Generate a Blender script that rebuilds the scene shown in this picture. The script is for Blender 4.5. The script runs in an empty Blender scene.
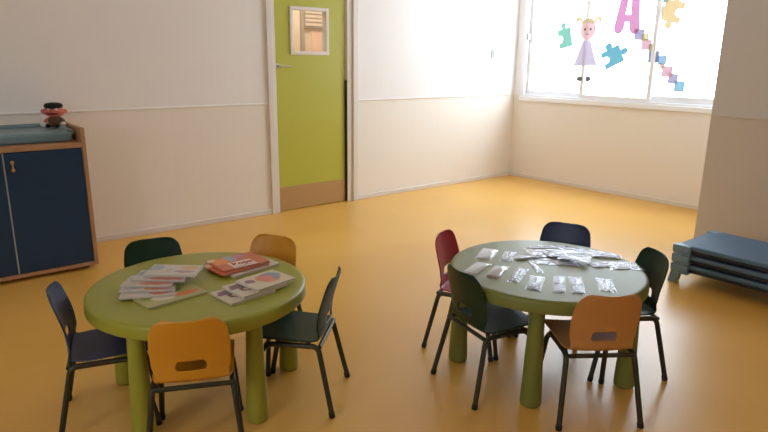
import bpy, bmesh, math, random
from math import sin, cos, pi, radians, atan2, sqrt
from mathutils import Vector, Matrix

random.seed(7)
S = bpy.context.scene
COL = S.collection

# ------------------------------------------------------------------ materials
def lin(c):
    out = []
    for v in c:
        v /= 255.0
        out.append(v / 12.92 if v <= .04045 else ((v + .055) / 1.055) ** 2.4)
    return tuple(out) + (1.0,)

def nodes_of(name):
    m = bpy.data.materials.new(name)
    m.use_nodes = True
    nt = m.node_tree
    return m, nt, nt.nodes['Principled BSDF']

def mat(name, rgb, rough=.5, spec=.5, metal=0., noise=0., nscale=8., bump=0., bscale=60., coat=0.):
    m, nt, b = nodes_of(name)
    col = lin(rgb)
    b.inputs['Base Color'].default_value = col
    b.inputs['Roughness'].default_value = rough
    b.inputs['Specular IOR Level'].default_value = spec
    b.inputs['Metallic'].default_value = metal
    b.inputs['Coat Weight'].default_value = coat
    tc = nt.nodes.new('ShaderNodeTexCoord')
    if noise:
        n = nt.nodes.new('ShaderNodeTexNoise'); n.inputs['Scale'].default_value = nscale
        n.inputs['Detail'].default_value = 4
        nt.links.new(tc.outputs['Object'], n.inputs['Vector'])
        mx = nt.nodes.new('ShaderNodeMix'); mx.data_type = 'RGBA'
        mx.inputs[6].default_value = tuple(min(1, v * (1 - noise)) for v in col[:3]) + (1,)
        mx.inputs[7].default_value = tuple(min(1, v * (1 + noise)) for v in col[:3]) + (1,)
        nt.links.new(n.outputs['Fac'], mx.inputs[0])
        nt.links.new(mx.outputs[2], b.inputs['Base Color'])
    if bump:
        n2 = nt.nodes.new('ShaderNodeTexNoise'); n2.inputs['Scale'].default_value = bscale
        nt.links.new(tc.outputs['Object'], n2.inputs['Vector'])
        bp = nt.nodes.new('ShaderNodeBump'); bp.inputs['Strength'].default_value = bump
        bp.inputs['Distance'].default_value = .004
        nt.links.new(n2.outputs['Fac'], bp.inputs['Height'])
        nt.links.new(bp.outputs['Normal'], b.inputs['Normal'])
    return m

def wall_mat(name, upper, lower, border):
    """two paints meeting at the dado rail, with the faint upright ribs of a textured covering"""
    m, nt, b = nodes_of(name)
    b.inputs['Roughness'].default_value = .6
    b.inputs['Specular IOR Level'].default_value = .3
    g = nt.nodes.new('ShaderNodeNewGeometry')
    sp = nt.nodes.new('ShaderNodeSeparateXYZ'); nt.links.new(g.outputs['Position'], sp.inputs[0])
    gt = nt.nodes.new('ShaderNodeMath'); gt.operation = 'GREATER_THAN'; gt.inputs[1].default_value = border
    nt.links.new(sp.outputs['Z'], gt.inputs[0])
    mx = nt.nodes.new('ShaderNodeMix'); mx.data_type = 'RGBA'
    mx.inputs[6].default_value = lin(lower); mx.inputs[7].default_value = lin(upper)
    nt.links.new(gt.outputs[0], mx.inputs[0])
    ad = nt.nodes.new('ShaderNodeMath'); ad.operation = 'ADD'
    nt.links.new(sp.outputs['X'], ad.inputs[0]); nt.links.new(sp.outputs['Y'], ad.inputs[1])
    cb = nt.nodes.new('ShaderNodeCombineXYZ'); nt.links.new(ad.outputs[0], cb.inputs[0])
    mz = nt.nodes.new('ShaderNodeMath'); mz.operation = 'MULTIPLY'; mz.inputs[1].default_value = .03
    nt.links.new(sp.outputs['Z'], mz.inputs[0]); nt.links.new(mz.outputs[0], cb.inputs[1])
    n = nt.nodes.new('ShaderNodeTexNoise'); n.inputs['Scale'].default_value = 22
    nt.links.new(cb.outputs[0], n.inputs['Vector'])
    bp = nt.nodes.new('ShaderNodeBump'); bp.inputs['Strength'].default_value = .12; bp.inputs['Distance'].default_value = .006
    nt.links.new(n.outputs['Fac'], bp.inputs['Height']); nt.links.new(bp.outputs['Normal'], b.inputs['Normal'])
    nt.links.new(mx.outputs[2], b.inputs['Base Color'])
    return m

def cover_mat(name, base, blobs, rough=.35):
    """printed cover: soft coloured shapes on a base colour, in the object's own coordinates"""
    m, nt, b = nodes_of(name)
    base = tuple(v * .93 for v in base)
    b.inputs['Roughness'].default_value = rough
    tc = nt.nodes.new('ShaderNodeTexCoord')
    nz = nt.nodes.new('ShaderNodeTexNoise'); nz.inputs['Scale'].default_value = 28
    nt.links.new(tc.outputs['Object'], nz.inputs['Vector'])
    off = nt.nodes.new('ShaderNodeVectorMath'); off.operation = 'MULTIPLY_ADD'
    off.inputs[1].default_value = (.03, .03, 0)
    nt.links.new(nz.outputs['Color'], off.inputs[0]); nt.links.new(tc.outputs['Object'], off.inputs[2])
    prev = None
    for (cx, cy, rx, ry, rgb) in blobs:
        mp = nt.nodes.new('ShaderNodeMapping')
        mp.inputs['Location'].default_value = (-(cx + .015) / rx, -(cy + .015) / ry, 0)
        mp.inputs['Scale'].default_value = (1 / rx, 1 / ry, 0)
        nt.links.new(off.outputs[0], mp.inputs['Vector'])
        ln = nt.nodes.new('ShaderNodeVectorMath'); ln.operation = 'LENGTH'
        nt.links.new(mp.outputs[0], ln.inputs[0])
        lt = nt.nodes.new('ShaderNodeMapRange'); lt.inputs[1].default_value = 1.08; lt.inputs[2].default_value = .92
        nt.links.new(ln.outputs['Value'], lt.inputs[0])
        mx = nt.nodes.new('ShaderNodeMix'); mx.data_type = 'RGBA'
        nt.links.new(lt.outputs[0], mx.inputs[0])
        if prev is None: mx.inputs[6].default_value = lin(base)
        else: nt.links.new(prev, mx.inputs[6])
        mx.inputs[7].default_value = lin(rgb)
        prev = mx.outputs[2]
    if prev is None: b.inputs['Base Color'].default_value = lin(base)
    else: nt.links.new(prev, b.inputs['Base Color'])
    return m

def thin_fresnel(nt, ior, normal=None):
    # reflectance of a thin sheet, alike from both of its sides (Schlick)
    lw = nt.nodes.new('ShaderNodeLayerWeight'); lw.inputs[0].default_value = .5
    if normal is not None: nt.links.new(normal, lw.inputs['Normal'])
    pw = nt.nodes.new('ShaderNodeMath'); pw.operation = 'POWER'; pw.inputs[1].default_value = 5
    nt.links.new(lw.outputs['Facing'], pw.inputs[0])
    r0 = ((ior - 1) / (ior + 1)) ** 2
    ma = nt.nodes.new('ShaderNodeMath'); ma.operation = 'MULTIPLY_ADD'; ma.inputs[1].default_value = 1 - r0; ma.inputs[2].default_value = r0
    nt.links.new(pw.outputs[0], ma.inputs[0])
    return ma.outputs[0]

def film_mat(name, clear=.8, tint=(235, 238, 240), bump=.6, bscale=45, rough=.06, ior=1.4):
    """thin clear plastic film with crinkles: clear, a trace of milkiness, mirror-like glints on its folds"""
    m = bpy.data.materials.new(name); m.use_nodes = True
    nt = m.node_tree; nt.nodes.clear()
    out = nt.nodes.new('ShaderNodeOutputMaterial')
    tr = nt.nodes.new('ShaderNodeBsdfTransparent')
    df = nt.nodes.new('ShaderNodeBsdfDiffuse'); df.inputs[0].default_value = lin(tint)
    gl = nt.nodes.new('ShaderNodeBsdfGlossy'); gl.inputs['Roughness'].default_value = rough
    tc = nt.nodes.new('ShaderNodeTexCoord')
    mp = nt.nodes.new('ShaderNodeMapping'); mp.inputs['Scale'].default_value = (1, 2.2, 1)
    n = nt.nodes.new('ShaderNodeTexNoise'); n.inputs['Scale'].default_value = bscale; n.inputs['Detail'].default_value = 1
    nt.links.new(tc.outputs['Object'], mp.inputs[0]); nt.links.new(mp.outputs[0], n.inputs['Vector'])
    bp = nt.nodes.new('ShaderNodeBump'); bp.inputs['Strength'].default_value = bump; bp.inputs['Distance'].default_value = .008
    nt.links.new(n.outputs['Fac'], bp.inputs['Height'])
    nt.links.new(bp.outputs[0], gl.inputs['Normal'])
    fr = thin_fresnel(nt, ior, bp.outputs[0])
    m1 = nt.nodes.new('ShaderNodeMixShader'); m1.inputs[0].default_value = clear
    nt.links.new(df.outputs[0], m1.inputs[1]); nt.links.new(tr.outputs[0], m1.inputs[2])
    m2 = nt.nodes.new('ShaderNodeMixShader')
    nt.links.new(fr, m2.inputs[0]); nt.links.new(m1.outputs[0], m2.inputs[1]); nt.links.new(gl.outputs[0], m2.inputs[2])
    nt.links.new(m2.outputs[0], out.inputs[0])
    return m

def pane_mat(name):
    m = bpy.data.materials.new(name); m.use_nodes = True
    nt = m.node_tree; nt.nodes.clear()
    out = nt.nodes.new('ShaderNodeOutputMaterial')
    tr = nt.nodes.new('ShaderNodeBsdfTransparent'); tr.inputs[0].default_value = (.96, .98, .98, 1)
    gl = nt.nodes.new('ShaderNodeBsdfGlossy'); gl.inputs['Roughness'].default_value = .02
    fr = thin_fresnel(nt, 1.45)
    mx = nt.nodes.new('ShaderNodeMixShader')
    nt.links.new(fr, mx.inputs[0]); nt.links.new(tr.outputs[0], mx.inputs[1]); nt.links.new(gl.outputs[0], mx.inputs[2])
    nt.links.new(mx.outputs[0], out.inputs[0])
    return m

def paper_mat(name, rgb, trans):
    """thin coloured paper stuck on glass: part of the daylight passes through it"""
    m = bpy.data.materials.new(name); m.use_nodes = True
    nt = m.node_tree; nt.nodes.clear()
    out = nt.nodes.new('ShaderNodeOutputMaterial')
    d = nt.nodes.new('ShaderNodeBsdfDiffuse'); d.inputs[0].default_value = lin(rgb)
    t = nt.nodes.new('ShaderNodeBsdfTranslucent'); t.inputs[0].default_value = lin(rgb)
    mx = nt.nodes.new('ShaderNodeMixShader'); mx.inputs[0].default_value = trans
    nt.links.new(d.outputs[0], mx.inputs[1]); nt.links.new(t.outputs[0], mx.inputs[2])
    nt.links.new(mx.outputs[0], out.inputs[0])
    return m

HD = .971                     # height of the dado rail
M = {
 'wall': wall_mat('wall_paint', (240, 238, 236), (237, 231, 221), HD),
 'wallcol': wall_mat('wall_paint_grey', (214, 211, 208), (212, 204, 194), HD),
 'ceiling': mat('ceiling_white', (244, 243, 241), .8),
 'white': mat('white_gloss_paint', (226, 220, 212), .4),
 'pvc': mat('white_window_profile', (243, 244, 246), .35),
 'floor': None,
 'green_door': mat('lime_door_laminate', (186, 186, 72), .38, noise=.04, nscale=3),
 'kick': mat('tan_kick_plate', (186, 148, 98), .42, spec=.5),
 'rubber': mat('black_rubber', (28, 26, 22), .7),
 'steel': mat('brushed_steel', (205, 202, 186), .38, metal=.7),
 'brass': mat('brass', (205, 165, 95), .3, metal=.9),
 'navy_lam': mat('navy_laminate', (28, 58, 88), .42, spec=.4, noise=.05),
 'beech': mat('beech_edge', (176, 134, 98), .5, noise=.12, nscale=25),
 'mat_blue': mat('grey_blue_vinyl', (112, 140, 150), .38, bump=.15, bscale=30),
 'table': mat('olive_green_plastic', (150, 150, 50), .33, spec=.5, noise=.03, bump=.04, bscale=90),
 'table2': mat('pale_green_plastic', (120, 124, 58), .42, spec=.35, noise=.03, bump=.04, bscale=90),
 'frame': mat('dark_olive_steel_tube', (54, 52, 36), .4, metal=.25),
 'cap': mat('black_foot_cap', (26, 24, 20), .6),
 'c_green': mat('dark_green_polypropylene', (15, 48, 31), .42, spec=.35, bump=.06, bscale=300),
 'c_navy': mat('dark_navy_polypropylene', (36, 52, 86), .42, spec=.45, bump=.06, bscale=300),
 'c_orange': mat('orange_polypropylene', (206, 142, 34), .42, spec=.45, bump=.06, bscale=300),
 'c_tan': mat('tan_orange_polypropylene', (190, 132, 72), .42, spec=.45, bump=.06, bscale=300),
 'c_red': mat('crimson_polypropylene', (176, 34, 54), .38, spec=.45, bump=.06, bscale=300),
 'pages': mat('book_pages', (206, 196, 178), .8),
 'label': mat('white_label', (226, 214, 200), .6),
 'red_ink': mat('red_print', (176, 48, 40), .6),
 'cot_fabric': mat('slate_blue_cot_cloth', (86, 118, 148), .62, noise=.06, bump=.1, bscale=200),
 'cot_plastic': mat('pale_blue_plastic', (116, 152, 176), .4),
 'cot_rail': mat('dark_blue_tube', (34, 42, 52), .5),
 'film': film_mat('clear_film', .96, ior=1.4, tint=(210, 210, 206), bump=.12),
 'film_shiny': film_mat('shiny_film', .985, ior=1.32, tint=(226, 226, 228), bump=1.),
 'film_haze': film_mat('milky_film', .93, ior=1.36, tint=(190, 186, 198), bump=1., bscale=30),
 'card': mat('white_card', (172, 170, 162), .7, noise=.08, nscale=40),
 'card_dark': mat('grey_printed_card', (74, 72, 72), .6, noise=.5, nscale=120),
 'card_print': cover_mat('pale_printed_sheet', (156, 152, 160), [(-.06, .01, .03, .05, (112, 104, 124)), (.04, -.02, .05, .02, (150, 118, 122)), (.0, .03, .06, .012, (96, 92, 106))]),
 'cards_red': mat('reddish_print', (168, 144, 134), .7, noise=.4, nscale=150),
 'glass': pane_mat('window_glass'),
 'skin': mat('salmon_plush', (214, 122, 104), .9, bump=.5, bscale=200),
 'dark': mat('black_felt', (22, 28, 22), .9),
 'plushwhite': mat('white_plush', (226, 218, 208), .9, bump=.4, bscale=200),
 'tartan': mat('brown_checked_cloth', (104, 78, 60), .9, noise=.5, nscale=90),
 'mouth': mat('dark_red_felt', (136, 34, 34), .9),
 'louvre': mat('grey_louvre', (150, 138, 122), .6),
 'corr': mat('corridor_paint', (196, 176, 150), .8),
 'pink': mat('pink_paper', (206, 168, 140), .8),
 'switch': mat('grey_switch', (170, 172, 172), .5),
}

def streak_mat(name, dark, light, sx, sy, lo=.38, hi=.6):
    m, nt, b = nodes_of(name)
    b.inputs['Roughness'].default_value = .45
    tc = nt.nodes.new('ShaderNodeTexCoord'); mp = nt.nodes.new('ShaderNodeMapping'); mp.inputs['Scale'].default_value = (sx, sy, 1)
    n = nt.nodes.new('ShaderNodeTexNoise'); n.inputs['Scale'].default_value = 1; n.inputs['Detail'].default_value = 3
    nt.links.new(tc.outputs['Object'], mp.inputs[0]); nt.links.new(mp.outputs[0], n.inputs['Vector'])
    cr = nt.nodes.new('ShaderNodeValToRGB')
    cr.color_ramp.elements[0].position = lo; cr.color_ramp.elements[0].color = lin(dark)
    cr.color_ramp.elements[1].position = hi; cr.color_ramp.elements[1].color = lin(light)
    nt.links.new(n.outputs['Fac'], cr.inputs[0]); nt.links.new(cr.outputs[0], b.inputs['Base Color'])
    return m
M['card_print'] = streak_mat('print_with_fold_streaks', (70, 66, 80), (190, 188, 194), 9, 70)  # print, with pale and dark streaks painted in for film folds and glints
M['card_dark'] = streak_mat('grey_printed_card', (34, 33, 35), (120, 118, 115), 55, 40)

def floor_material():
    m, nt, b = nodes_of('ochre_vinyl')
    tc = nt.nodes.new('ShaderNodeTexCoord')
    n = nt.nodes.new('ShaderNodeTexNoise'); n.inputs['Scale'].default_value = 1.6; n.inputs['Detail'].default_value = 6
    nt.links.new(tc.outputs['Object'], n.inputs['Vector'])
    cr = nt.nodes.new('ShaderNodeValToRGB')
    cr.color_ramp.elements[0].position = .3; cr.color_ramp.elements[0].color = lin((226, 174, 80))
    cr.color_ramp.elements[1].position = .7; cr.color_ramp.elements[1].color = lin((233, 182, 91))
    nt.links.new(n.outputs['Fac'], cr.inputs[0]); nt.links.new(cr.outputs[0], b.inputs['Base Color'])
    b.inputs['Roughness'].default_value = .33
    b.inputs['Specular IOR Level'].default_value = .6
    n2 = nt.nodes.new('ShaderNodeTexNoise'); n2.inputs['Scale'].default_value = 9
    nt.links.new(tc.outputs['Object'], n2.inputs['Vector'])
    bp = nt.nodes.new('ShaderNodeBump'); bp.inputs['Strength'].default_value = .05; bp.inputs['Distance'].default_value = .01
    nt.links.new(n2.outputs['Fac'], bp.inputs['Height']); nt.links.new(bp.outputs[0], b.inputs['Normal'])
    return m
M['floor'] = floor_material()

# ------------------------------------------------------------------ mesh helpers
def add_box(bm, x0, x1, y0, y1, z0, z1, mx=None):
    v = [bm.verts.new((x, y, z)) for x in (x0, x1) for y in (y0, y1) for z in (z0, z1)]
    for f in ((0, 1, 3, 2), (4, 6, 7, 5), (0, 4, 5, 1), (2, 3, 7, 6), (0, 2, 6, 4), (1, 5, 7, 3)):
        bm.faces.new([v[i] for i in f])
    if mx is not None:
        for q in v: q.co = mx @ q.co
    return v

def box(x0, x1, y0, y1, z0, z1):
    bm = bmesh.new(); add_box(bm, x0, x1, y0, y1, z0, z1); return bm

def fillet(pts, rad, n=6):
    """polyline with its inner corners rounded"""
    pts = [Vector(p) for p in pts]; out = [pts[0]]
    for i in range(1, len(pts) - 1):
        a, b, c = pts[i - 1], pts[i], pts[i + 1]
        r = min(rad, (b - a).length * .49, (c - b).length * .49)
        p, q = b + (a - b).normalized() * r, b + (c - b).normalized() * r
        for k in range(n + 1):
            t = k / n
            out.append((1 - t) ** 2 * p + 2 * t * (1 - t) * b + t * t * q)
    out.append(pts[-1]); return out

def add_tube(bm, pts, r, seg=12, cap=True):
    pts = [Vector(p) for p in pts]; rings = []
    t0 = (pts[1] - pts[0]).normalized()
    nrm = t0.orthogonal().normalized()
    for i, p in enumerate(pts):
        a = pts[max(i - 1, 0)]; b = pts[min(i + 1, len(pts) - 1)]
        t = (b - a).normalized()
        nrm = (nrm - t * nrm.dot(t)).normalized(); bn = t.cross(nrm)
        rr = r[i] if isinstance(r, (list, tuple)) else r
        rings.append([bm.verts.new(p + rr * (cos(2 * pi * k / seg) * nrm + sin(2 * pi * k / seg) * bn)) for k in range(seg)])
    for A, B in zip(rings, rings[1:]):
        for k in range(seg):
            bm.faces.new((A[k], A[(k + 1) % seg], B[(k + 1) % seg], B[k]))
    if cap:
        bm.faces.new(rings[0][::-1]); bm.faces.new(rings[-1])

def add_lathe(bm, prof, seg=48, c=(0, 0)):
    rings = []
    for (r, z) in prof:
        if r < 1e-6: rings.append([bm.verts.new((c[0], c[1], z))])
        else: rings.append([bm.verts.new((c[0] + r * cos(2 * pi * k / seg), c[1] + r * sin(2 * pi * k / seg), z)) for k in range(seg)])
    for A, B in zip(rings, rings[1:]):
        for k in range(seg):
            k2 = (k + 1) % seg
            if len(A) == 1 and len(B) == 1: continue
            if len(A) == 1: bm.faces.new((A[0], B[k2], B[k]))
            elif len(B) == 1: bm.faces.new((A[k], A[k2], B[0]))
            else: bm.faces.new((A[k], A[k2], B[k2], B[k]))

def add_ball(bm, c, r, seg=20):
    rx, ry, rz = r if isinstance(r, tuple) else (r, r, r)
    mx = Matrix.Translation(c) @ Matrix.Diagonal((rx, ry, rz, 1))
    bmesh.ops.create_uvsphere(bm, u_segments=seg, v_segments=max(8, seg // 2), radius=1, matrix=mx)

def mesh_of(name, bm, smooth=True):
    bmesh.ops.recalc_face_normals(bm, faces=bm.faces[:])
    me = bpy.data.meshes.new(name); bm.to_mesh(me); bm.free()
    if smooth:
        for p in me.polygons: p.use_smooth = True
        me.set_sharp_from_angle(angle=radians(40))
    return me

def obj(name, bm, material, parent=None, bevel=0., smooth=True, loc=None, rot=None):
    me = bm if isinstance(bm, bpy.types.Mesh) else mesh_of(name, bm, smooth)
    if material is not None and not me.materials: me.materials.append(material)
    o = bpy.data.objects.new(name, me); COL.objects.link(o)
    if parent is not None: o.parent = parent
    if loc is not None: o.location = loc
    if rot is not None: o.rotation_euler = rot
    if bevel:
        b = o.modifiers.new('bevel', 'BEVEL'); b.width = bevel; b.segments = 3; b.limit_method = 'ANGLE'; b.angle_limit = radians(40)
    return o

def tag(o, label, cat, group=None):
    o['label'] = label; o['category'] = cat
    if group: o['group'] = group
    return o

def thing(name, label, cat, loc=(0, 0, 0), rz=0., group=None):
    o = bpy.data.objects.new(name, None); COL.objects.link(o)
    o.empty_display_size = .1
    o.location = loc; o.rotation_euler = (0, 0, rz)
    return tag(o, label, cat, group)

def struct(name, bm, m, parent=None, label=None, cat=None, bevel=0., smooth=True):
    o = obj(name, bm, m, parent, bevel, smooth)
    if parent is None:
        o['kind'] = 'structure'
        if label: tag(o, label, cat)
    return o

# ------------------------------------------------------------------ the room
YB = 4.717          # back wall
XW = 5.86           # window wall
XC = 4.83           # nearer right wall, ending in a corner at YC
YC = 2.0146
XL, YF, ZC = -1.9, -2.6, 2.75
DX0, DX1, DZ = 2.665, 3.405, 2.05           # door leaf
WY0, WY1, WZ0, WZ1 = 2.10, 4.63, .955, 2.32     # window opening

bm = bmesh.new(); add_box(bm, XL - .2, XW + .25, YF - .2, YB + .2, -.12, 0)
struct('floor', bm, M['floor'], label='ochre yellow vinyl floor with a soft sheen', cat='floor')
struct('ceiling', box(XL - .2, XW + .25, YF - .2, YB + .2, ZC, ZC + .1), M['ceiling'], label='plain white ceiling', cat='ceiling')

bm = bmesh.new()
OX0, OX1, OZ = DX0 - .035, DX1 + .075, DZ + .04          # rough opening
add_box(bm, XL - .2, OX0, YB, YB + .2, 0, ZC)
add_box(bm, OX1, XW + .25, YB, YB + .2, 0, ZC)
add_box(bm, OX0, OX1, YB, YB + .2, OZ, ZC)
struct('wall_back', bm, M['wall'], label='long pale wall with the lime green door', cat='wall')
bm = bmesh.new()
add_box(bm, XW, XW + .2, YC - .2, YB, 0, WZ0)
add_box(bm, XW, XW + .2, YC - .2, YB, WZ1, ZC)
add_box(bm, XW, XW + .2, YC - .2, WY0, WZ0, WZ1)
add_box(bm, XW, XW + .2, WY1, YB, WZ0, WZ1)
struct('wall_right', bm, M['wall'], label='pale wall under and around the bright window', cat='wall')
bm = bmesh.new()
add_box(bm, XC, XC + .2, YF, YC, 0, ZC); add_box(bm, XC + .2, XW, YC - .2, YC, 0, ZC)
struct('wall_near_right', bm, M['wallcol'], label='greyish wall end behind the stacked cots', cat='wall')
LY0, LY1, LZ0, LZ1 = .2, 1.1, 1.2, 2.1        # unseen window opening, added to the left wall for fill light
bm = bmesh.new()
add_box(bm, XL - .2, XL, YF, LY0, 0, ZC); add_box(bm, XL - .2, XL, LY1, YB, 0, ZC)
add_box(bm, XL - .2, XL, LY0, LY1, 0, LZ0); add_box(bm, XL - .2, XL, LY0, LY1, LZ1, ZC)
struct('wall_left', bm, M['wall'], label='left wall of the room with an unseen window opening added for fill light', cat='wall')
struct('wall_front', box(XL - .2, XC + .2, YF - .2, YF, 0, ZC), M['wall'], label='plain wall behind the viewer', cat='wall')

# dado rails
def rail(name, x0, x1, y0, y1, z=HD, h=.016, label=None, m='white'):
    return struct(name, box(x0, x1, y0, y1, z - h / 2, z + h / 2), M[m], label=label, cat='dado rail', bevel=.004)
rail('trim_1', XL, OX0 - .04, YB - .009, YB, label='thin dado rail on the wall left of the door', m='wall')
rail('trim_2', OX1 + .05, XW - .1, YB - .009, YB, label='thin dado rail on the wall right of the door', m='wall')
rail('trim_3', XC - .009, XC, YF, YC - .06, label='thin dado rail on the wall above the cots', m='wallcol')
# baseboards
struct('baseboard_back', box(XL, OX0 - .04, YB - .012, YB, 0, .045), M['white'], label='low white baseboard left of the door', cat='baseboard', bevel=.004)
struct('baseboard_back_right', box(OX1 + .05, XW, YB - .012, YB, 0, .045), M['white'], label='low white baseboard right of the door', cat='baseboard', bevel=.004)
struct('baseboard_right', box(XW - .012, XW, YC, YB - .012, 0, .045), M['white'], label='low white baseboard under the window', cat='baseboard', bevel=.004)
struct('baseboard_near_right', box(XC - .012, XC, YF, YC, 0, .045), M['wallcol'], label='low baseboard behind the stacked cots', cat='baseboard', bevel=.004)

# ---- door
door = thing('door_1', 'lime green door with a small square window and tan kick plate', 'door', (DX0, YB, 0))
door['kind'] = 'structure'
W = DX1 - DX0
bm = bmesh.new()
add_box(bm, -.035, -.003, -.012, .14, 0, OZ); add_box(bm, W + .012, W + .075, -.004, .14, 0, OZ)
add_box(bm, -.003, W + .012, -.004, .14, DZ + .004, OZ)
obj('door_jamb', bm, M['white'], door, .003)
bm = bmesh.new()
add_box(bm, -.085, -.03, -.022, .0, 0, OZ + .05); add_box(bm, W + .07, W + .13, -.022, .0, 0, OZ + .05)
add_box(bm, -.03, W + .07, -.022, .0, OZ - .01, OZ + .05)
obj('door_casing', bm, M['white'], door, .005)
gx0, gx1, gz0, gz1 = .185, .535, 1.405, 1.76      # window opening in the leaf
bm = bmesh.new()
Y0, Y1 = .02, .06
add_box(bm, 0, gx0, Y0, Y1, .008, DZ); add_box(bm, gx1, W, Y0, Y1, .008, DZ)
add_box(bm, gx0, gx1, Y0, Y1, .008, gz0); add_box(bm, gx0, gx1, Y0, Y1, gz1, DZ)
leaf = obj('door_leaf', bm, M['green_door'], door)
bm = bmesh.new()
fw = .024
add_box(bm, gx0 - fw, gx0 + .006, Y0 - .012, Y1 + .012, gz0 - fw, gz1 + fw)
add_box(bm, gx1 - .006, gx1 + fw, Y0 - .012, Y1 + .012, gz0 - fw, gz1 + fw)
add_box(bm, gx0 + .006, gx1 - .006, Y0 - .012, Y1 + .012, gz0 - fw, gz0 + .006)
add_box(bm, gx0 + .006, gx1 - .006, Y0 - .012, Y1 + .012, gz1 - .006, gz1 + fw)
fr = obj('glazing_frame', bm, M['white'], door, .003); fr['label'] = 'white frame of the small door window'
obj('pane', box(gx0, gx1, .037, .043, gz0, gz1), M['glass'], door, smooth=False)
kp = obj('kick_plate', box(.004, W - .004, Y0 - .003, Y0, .012, .222), M['kick'], door); kp['label'] = 'tan kick plate along the bottom of the door'
hg = obj('hinge_guard', box(W - .004, W + .012, -.002, .05, .005, 1.16), M['rubber'], door, .003); hg['label'] = 'dark finger guard strip on the hinge side'
bm = bmesh.new()
add_tube(bm, [(.028, Y0, 1.285), (.028, Y0 - .008, 1.285)], .026, 24)
add_tube(bm, fillet([(.028, Y0, 1.285), (.028, Y0 - .045, 1.285), (.145, Y0 - .045, 1.283)], .018), .0085, 12)
hd = obj('door_handle', bm, M['steel'], door); hd['label'] = 'steel lever handle'

# ---- corridor seen through the door's little window
bm = bmesh.new()
add_box(bm, 1.2, 5.6, 6.25, 6.35, 0, ZC); add_box(bm, 1.1, 1.2, YB + .2, 6.35, 0, ZC); add_box(bm, 5.6, 5.7, YB + .2, 6.35, 0, ZC)
add_box(bm, 1.1, 5.7, YB + .2, 6.35, ZC, ZC + .1)
struct('wall_corridor', bm, M['corr'], label='beige corridor wall seen through the door window', cat='wall')
struct('floor_corridor', box(1.1, 5.7, YB + .2, 6.35, -.1, 0), M['floor'], label='floor of the corridor beyond the door', cat='floor')
struct('trim_4', box(3.865, 3.905, 6.22, 6.25, 0, ZC), M['louvre'], label='grey upright trim on the corridor wall', cat='trim')
lv = thing('louvre_panel', 'grey louvred panel seen through the upper part of the door window', 'louvre', (4.1, 6.249, 1.7))
bm = bmesh.new()
add_box(bm, -.19, .3, -.03, 0, 0, .5)
obj('panel_back', bm, M['louvre'], lv)
for k in range(8):
    bm = bmesh.new(); add_box(bm, -.18, .29, -.036, -.03, .02 + k * .045, .05 + k * .045)
    obj('slat', bm, M['corr'], lv)
p = obj('paper_notice', box(4.02, 4.16, 6.243, 6.249, 1.42, 1.66), M['pink'])
tag(p, 'pinkish paper notice on the corridor wall seen through the door window', 'notice')

# ---- window
win = thing('window_1', 'bright three-pane sliding window with white frames', 'window', (XW, 0, 0)); win['kind'] = 'structure'
bm = bmesh.new()
a, b = .0, .12
add_box(bm, a, b, WY1 - .05, WY1, WZ0, WZ1); add_box(bm, a, b, WY0, WY0 + .05, WZ0, WZ1)
add_box(bm, a, b, WY0 + .05, WY1 - .05, WZ0, WZ0 + .02); add_box(bm, a, b, WY0 + .05, WY1 - .05, WZ1 - .05, WZ1)
obj('window_frame', bm, M['pvc'], win, .004)
obj('window_sill', box(-.02, .05, WY0 - .08, WY1 + .0, .905, WZ0), M['pvc'], win, .006)
def sash(y0, y1, xo, zr):
    st = .042
    bm = bmesh.new(); z0, z1 = WZ0 + .02, WZ1 - .05
    add_box(bm, xo, xo + .03, y0, y0 + st, z0, z1); add_box(bm, xo, xo + .03, y1 - st, y1, z0, z1)
    add_box(bm, xo, xo + .03, y0 + st, y1 - st, z0, zr); add_box(bm, xo, xo + .03, y0 + st, y1 - st, z1 - .045, z1)
    s = obj('sash', bm, M['pvc'], win, .003)
    obj('pane', box(xo + .013, xo + .017, y0 + st - .004, y1 - st + .004, zr - .004, z1 - .041), M['glass'], s, smooth=False)
    return s
sash(3.80, WY1 - .05, .045, 1.024)
sash(3.045, 3.845, .008, 1.01)
sash(WY0 + .05, 3.085, .045, 1.035)
bm = bmesh.new(); add_box(bm, -.012, .045, 4.553, 4.575, 1.59, 1.66)
lt = obj('latch', bm, M['switch'], win, .004); lt['label'] = 'small grey latch on the window frame'

# ------------------------------------------------------------------ paper shapes on the panes
def flat(name, splines, m, y, z, x, parent=None, thick=.0016, rot=0.):
    """outline (holes allowed) cut from thin card; local x runs towards the viewer's right, local y up"""
    cu = bpy.data.curves.new(name, 'CURVE'); cu.dimensions = '2D'; cu.fill_mode = 'BOTH'; cu.extrude = 0
    for pts in splines:
        sp = cu.splines.new('POLY'); sp.points.add(len(pts) - 1); sp.use_cyclic_u = True
        for q, (u, v) in zip(sp.points, pts): q.co = (u, v, 0, 1)
    t = bpy.data.objects.new(name, cu); COL.objects.link(t)
    dg = bpy.context.evaluated_depsgraph_get()
    me = bpy.data.meshes.new_from_object(t.evaluated_get(dg)); me.name = name
    bpy.data.objects.remove(t); bpy.data.curves.remove(cu)
    me.materials.clear()
    o = obj(name, me, m)
    base = Matrix(((0, 0, -1), (-1, 0, 0), (0, 1, 0)))      # columns: local axes in the room
    if parent is None:
        o.matrix_world = Matrix.Translation((x, y, z)) @ base.to_4x4() @ Matrix.Rotation(rot, 4, 'Z')
    else:
        o.parent = parent; o.location = (y, z, x)
        o.rotation_euler = (0, 0, rot)
    return o

def ell(cx, cy, rx, ry, n=36, a0=0., a1=2 * pi, closed=True):
    return [(cx + rx * cos(a0 + (a1 - a0) * k / n), cy + ry * sin(a0 + (a1 - a0) * k / n)) for k in range(n if closed else n + 1)]

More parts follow.
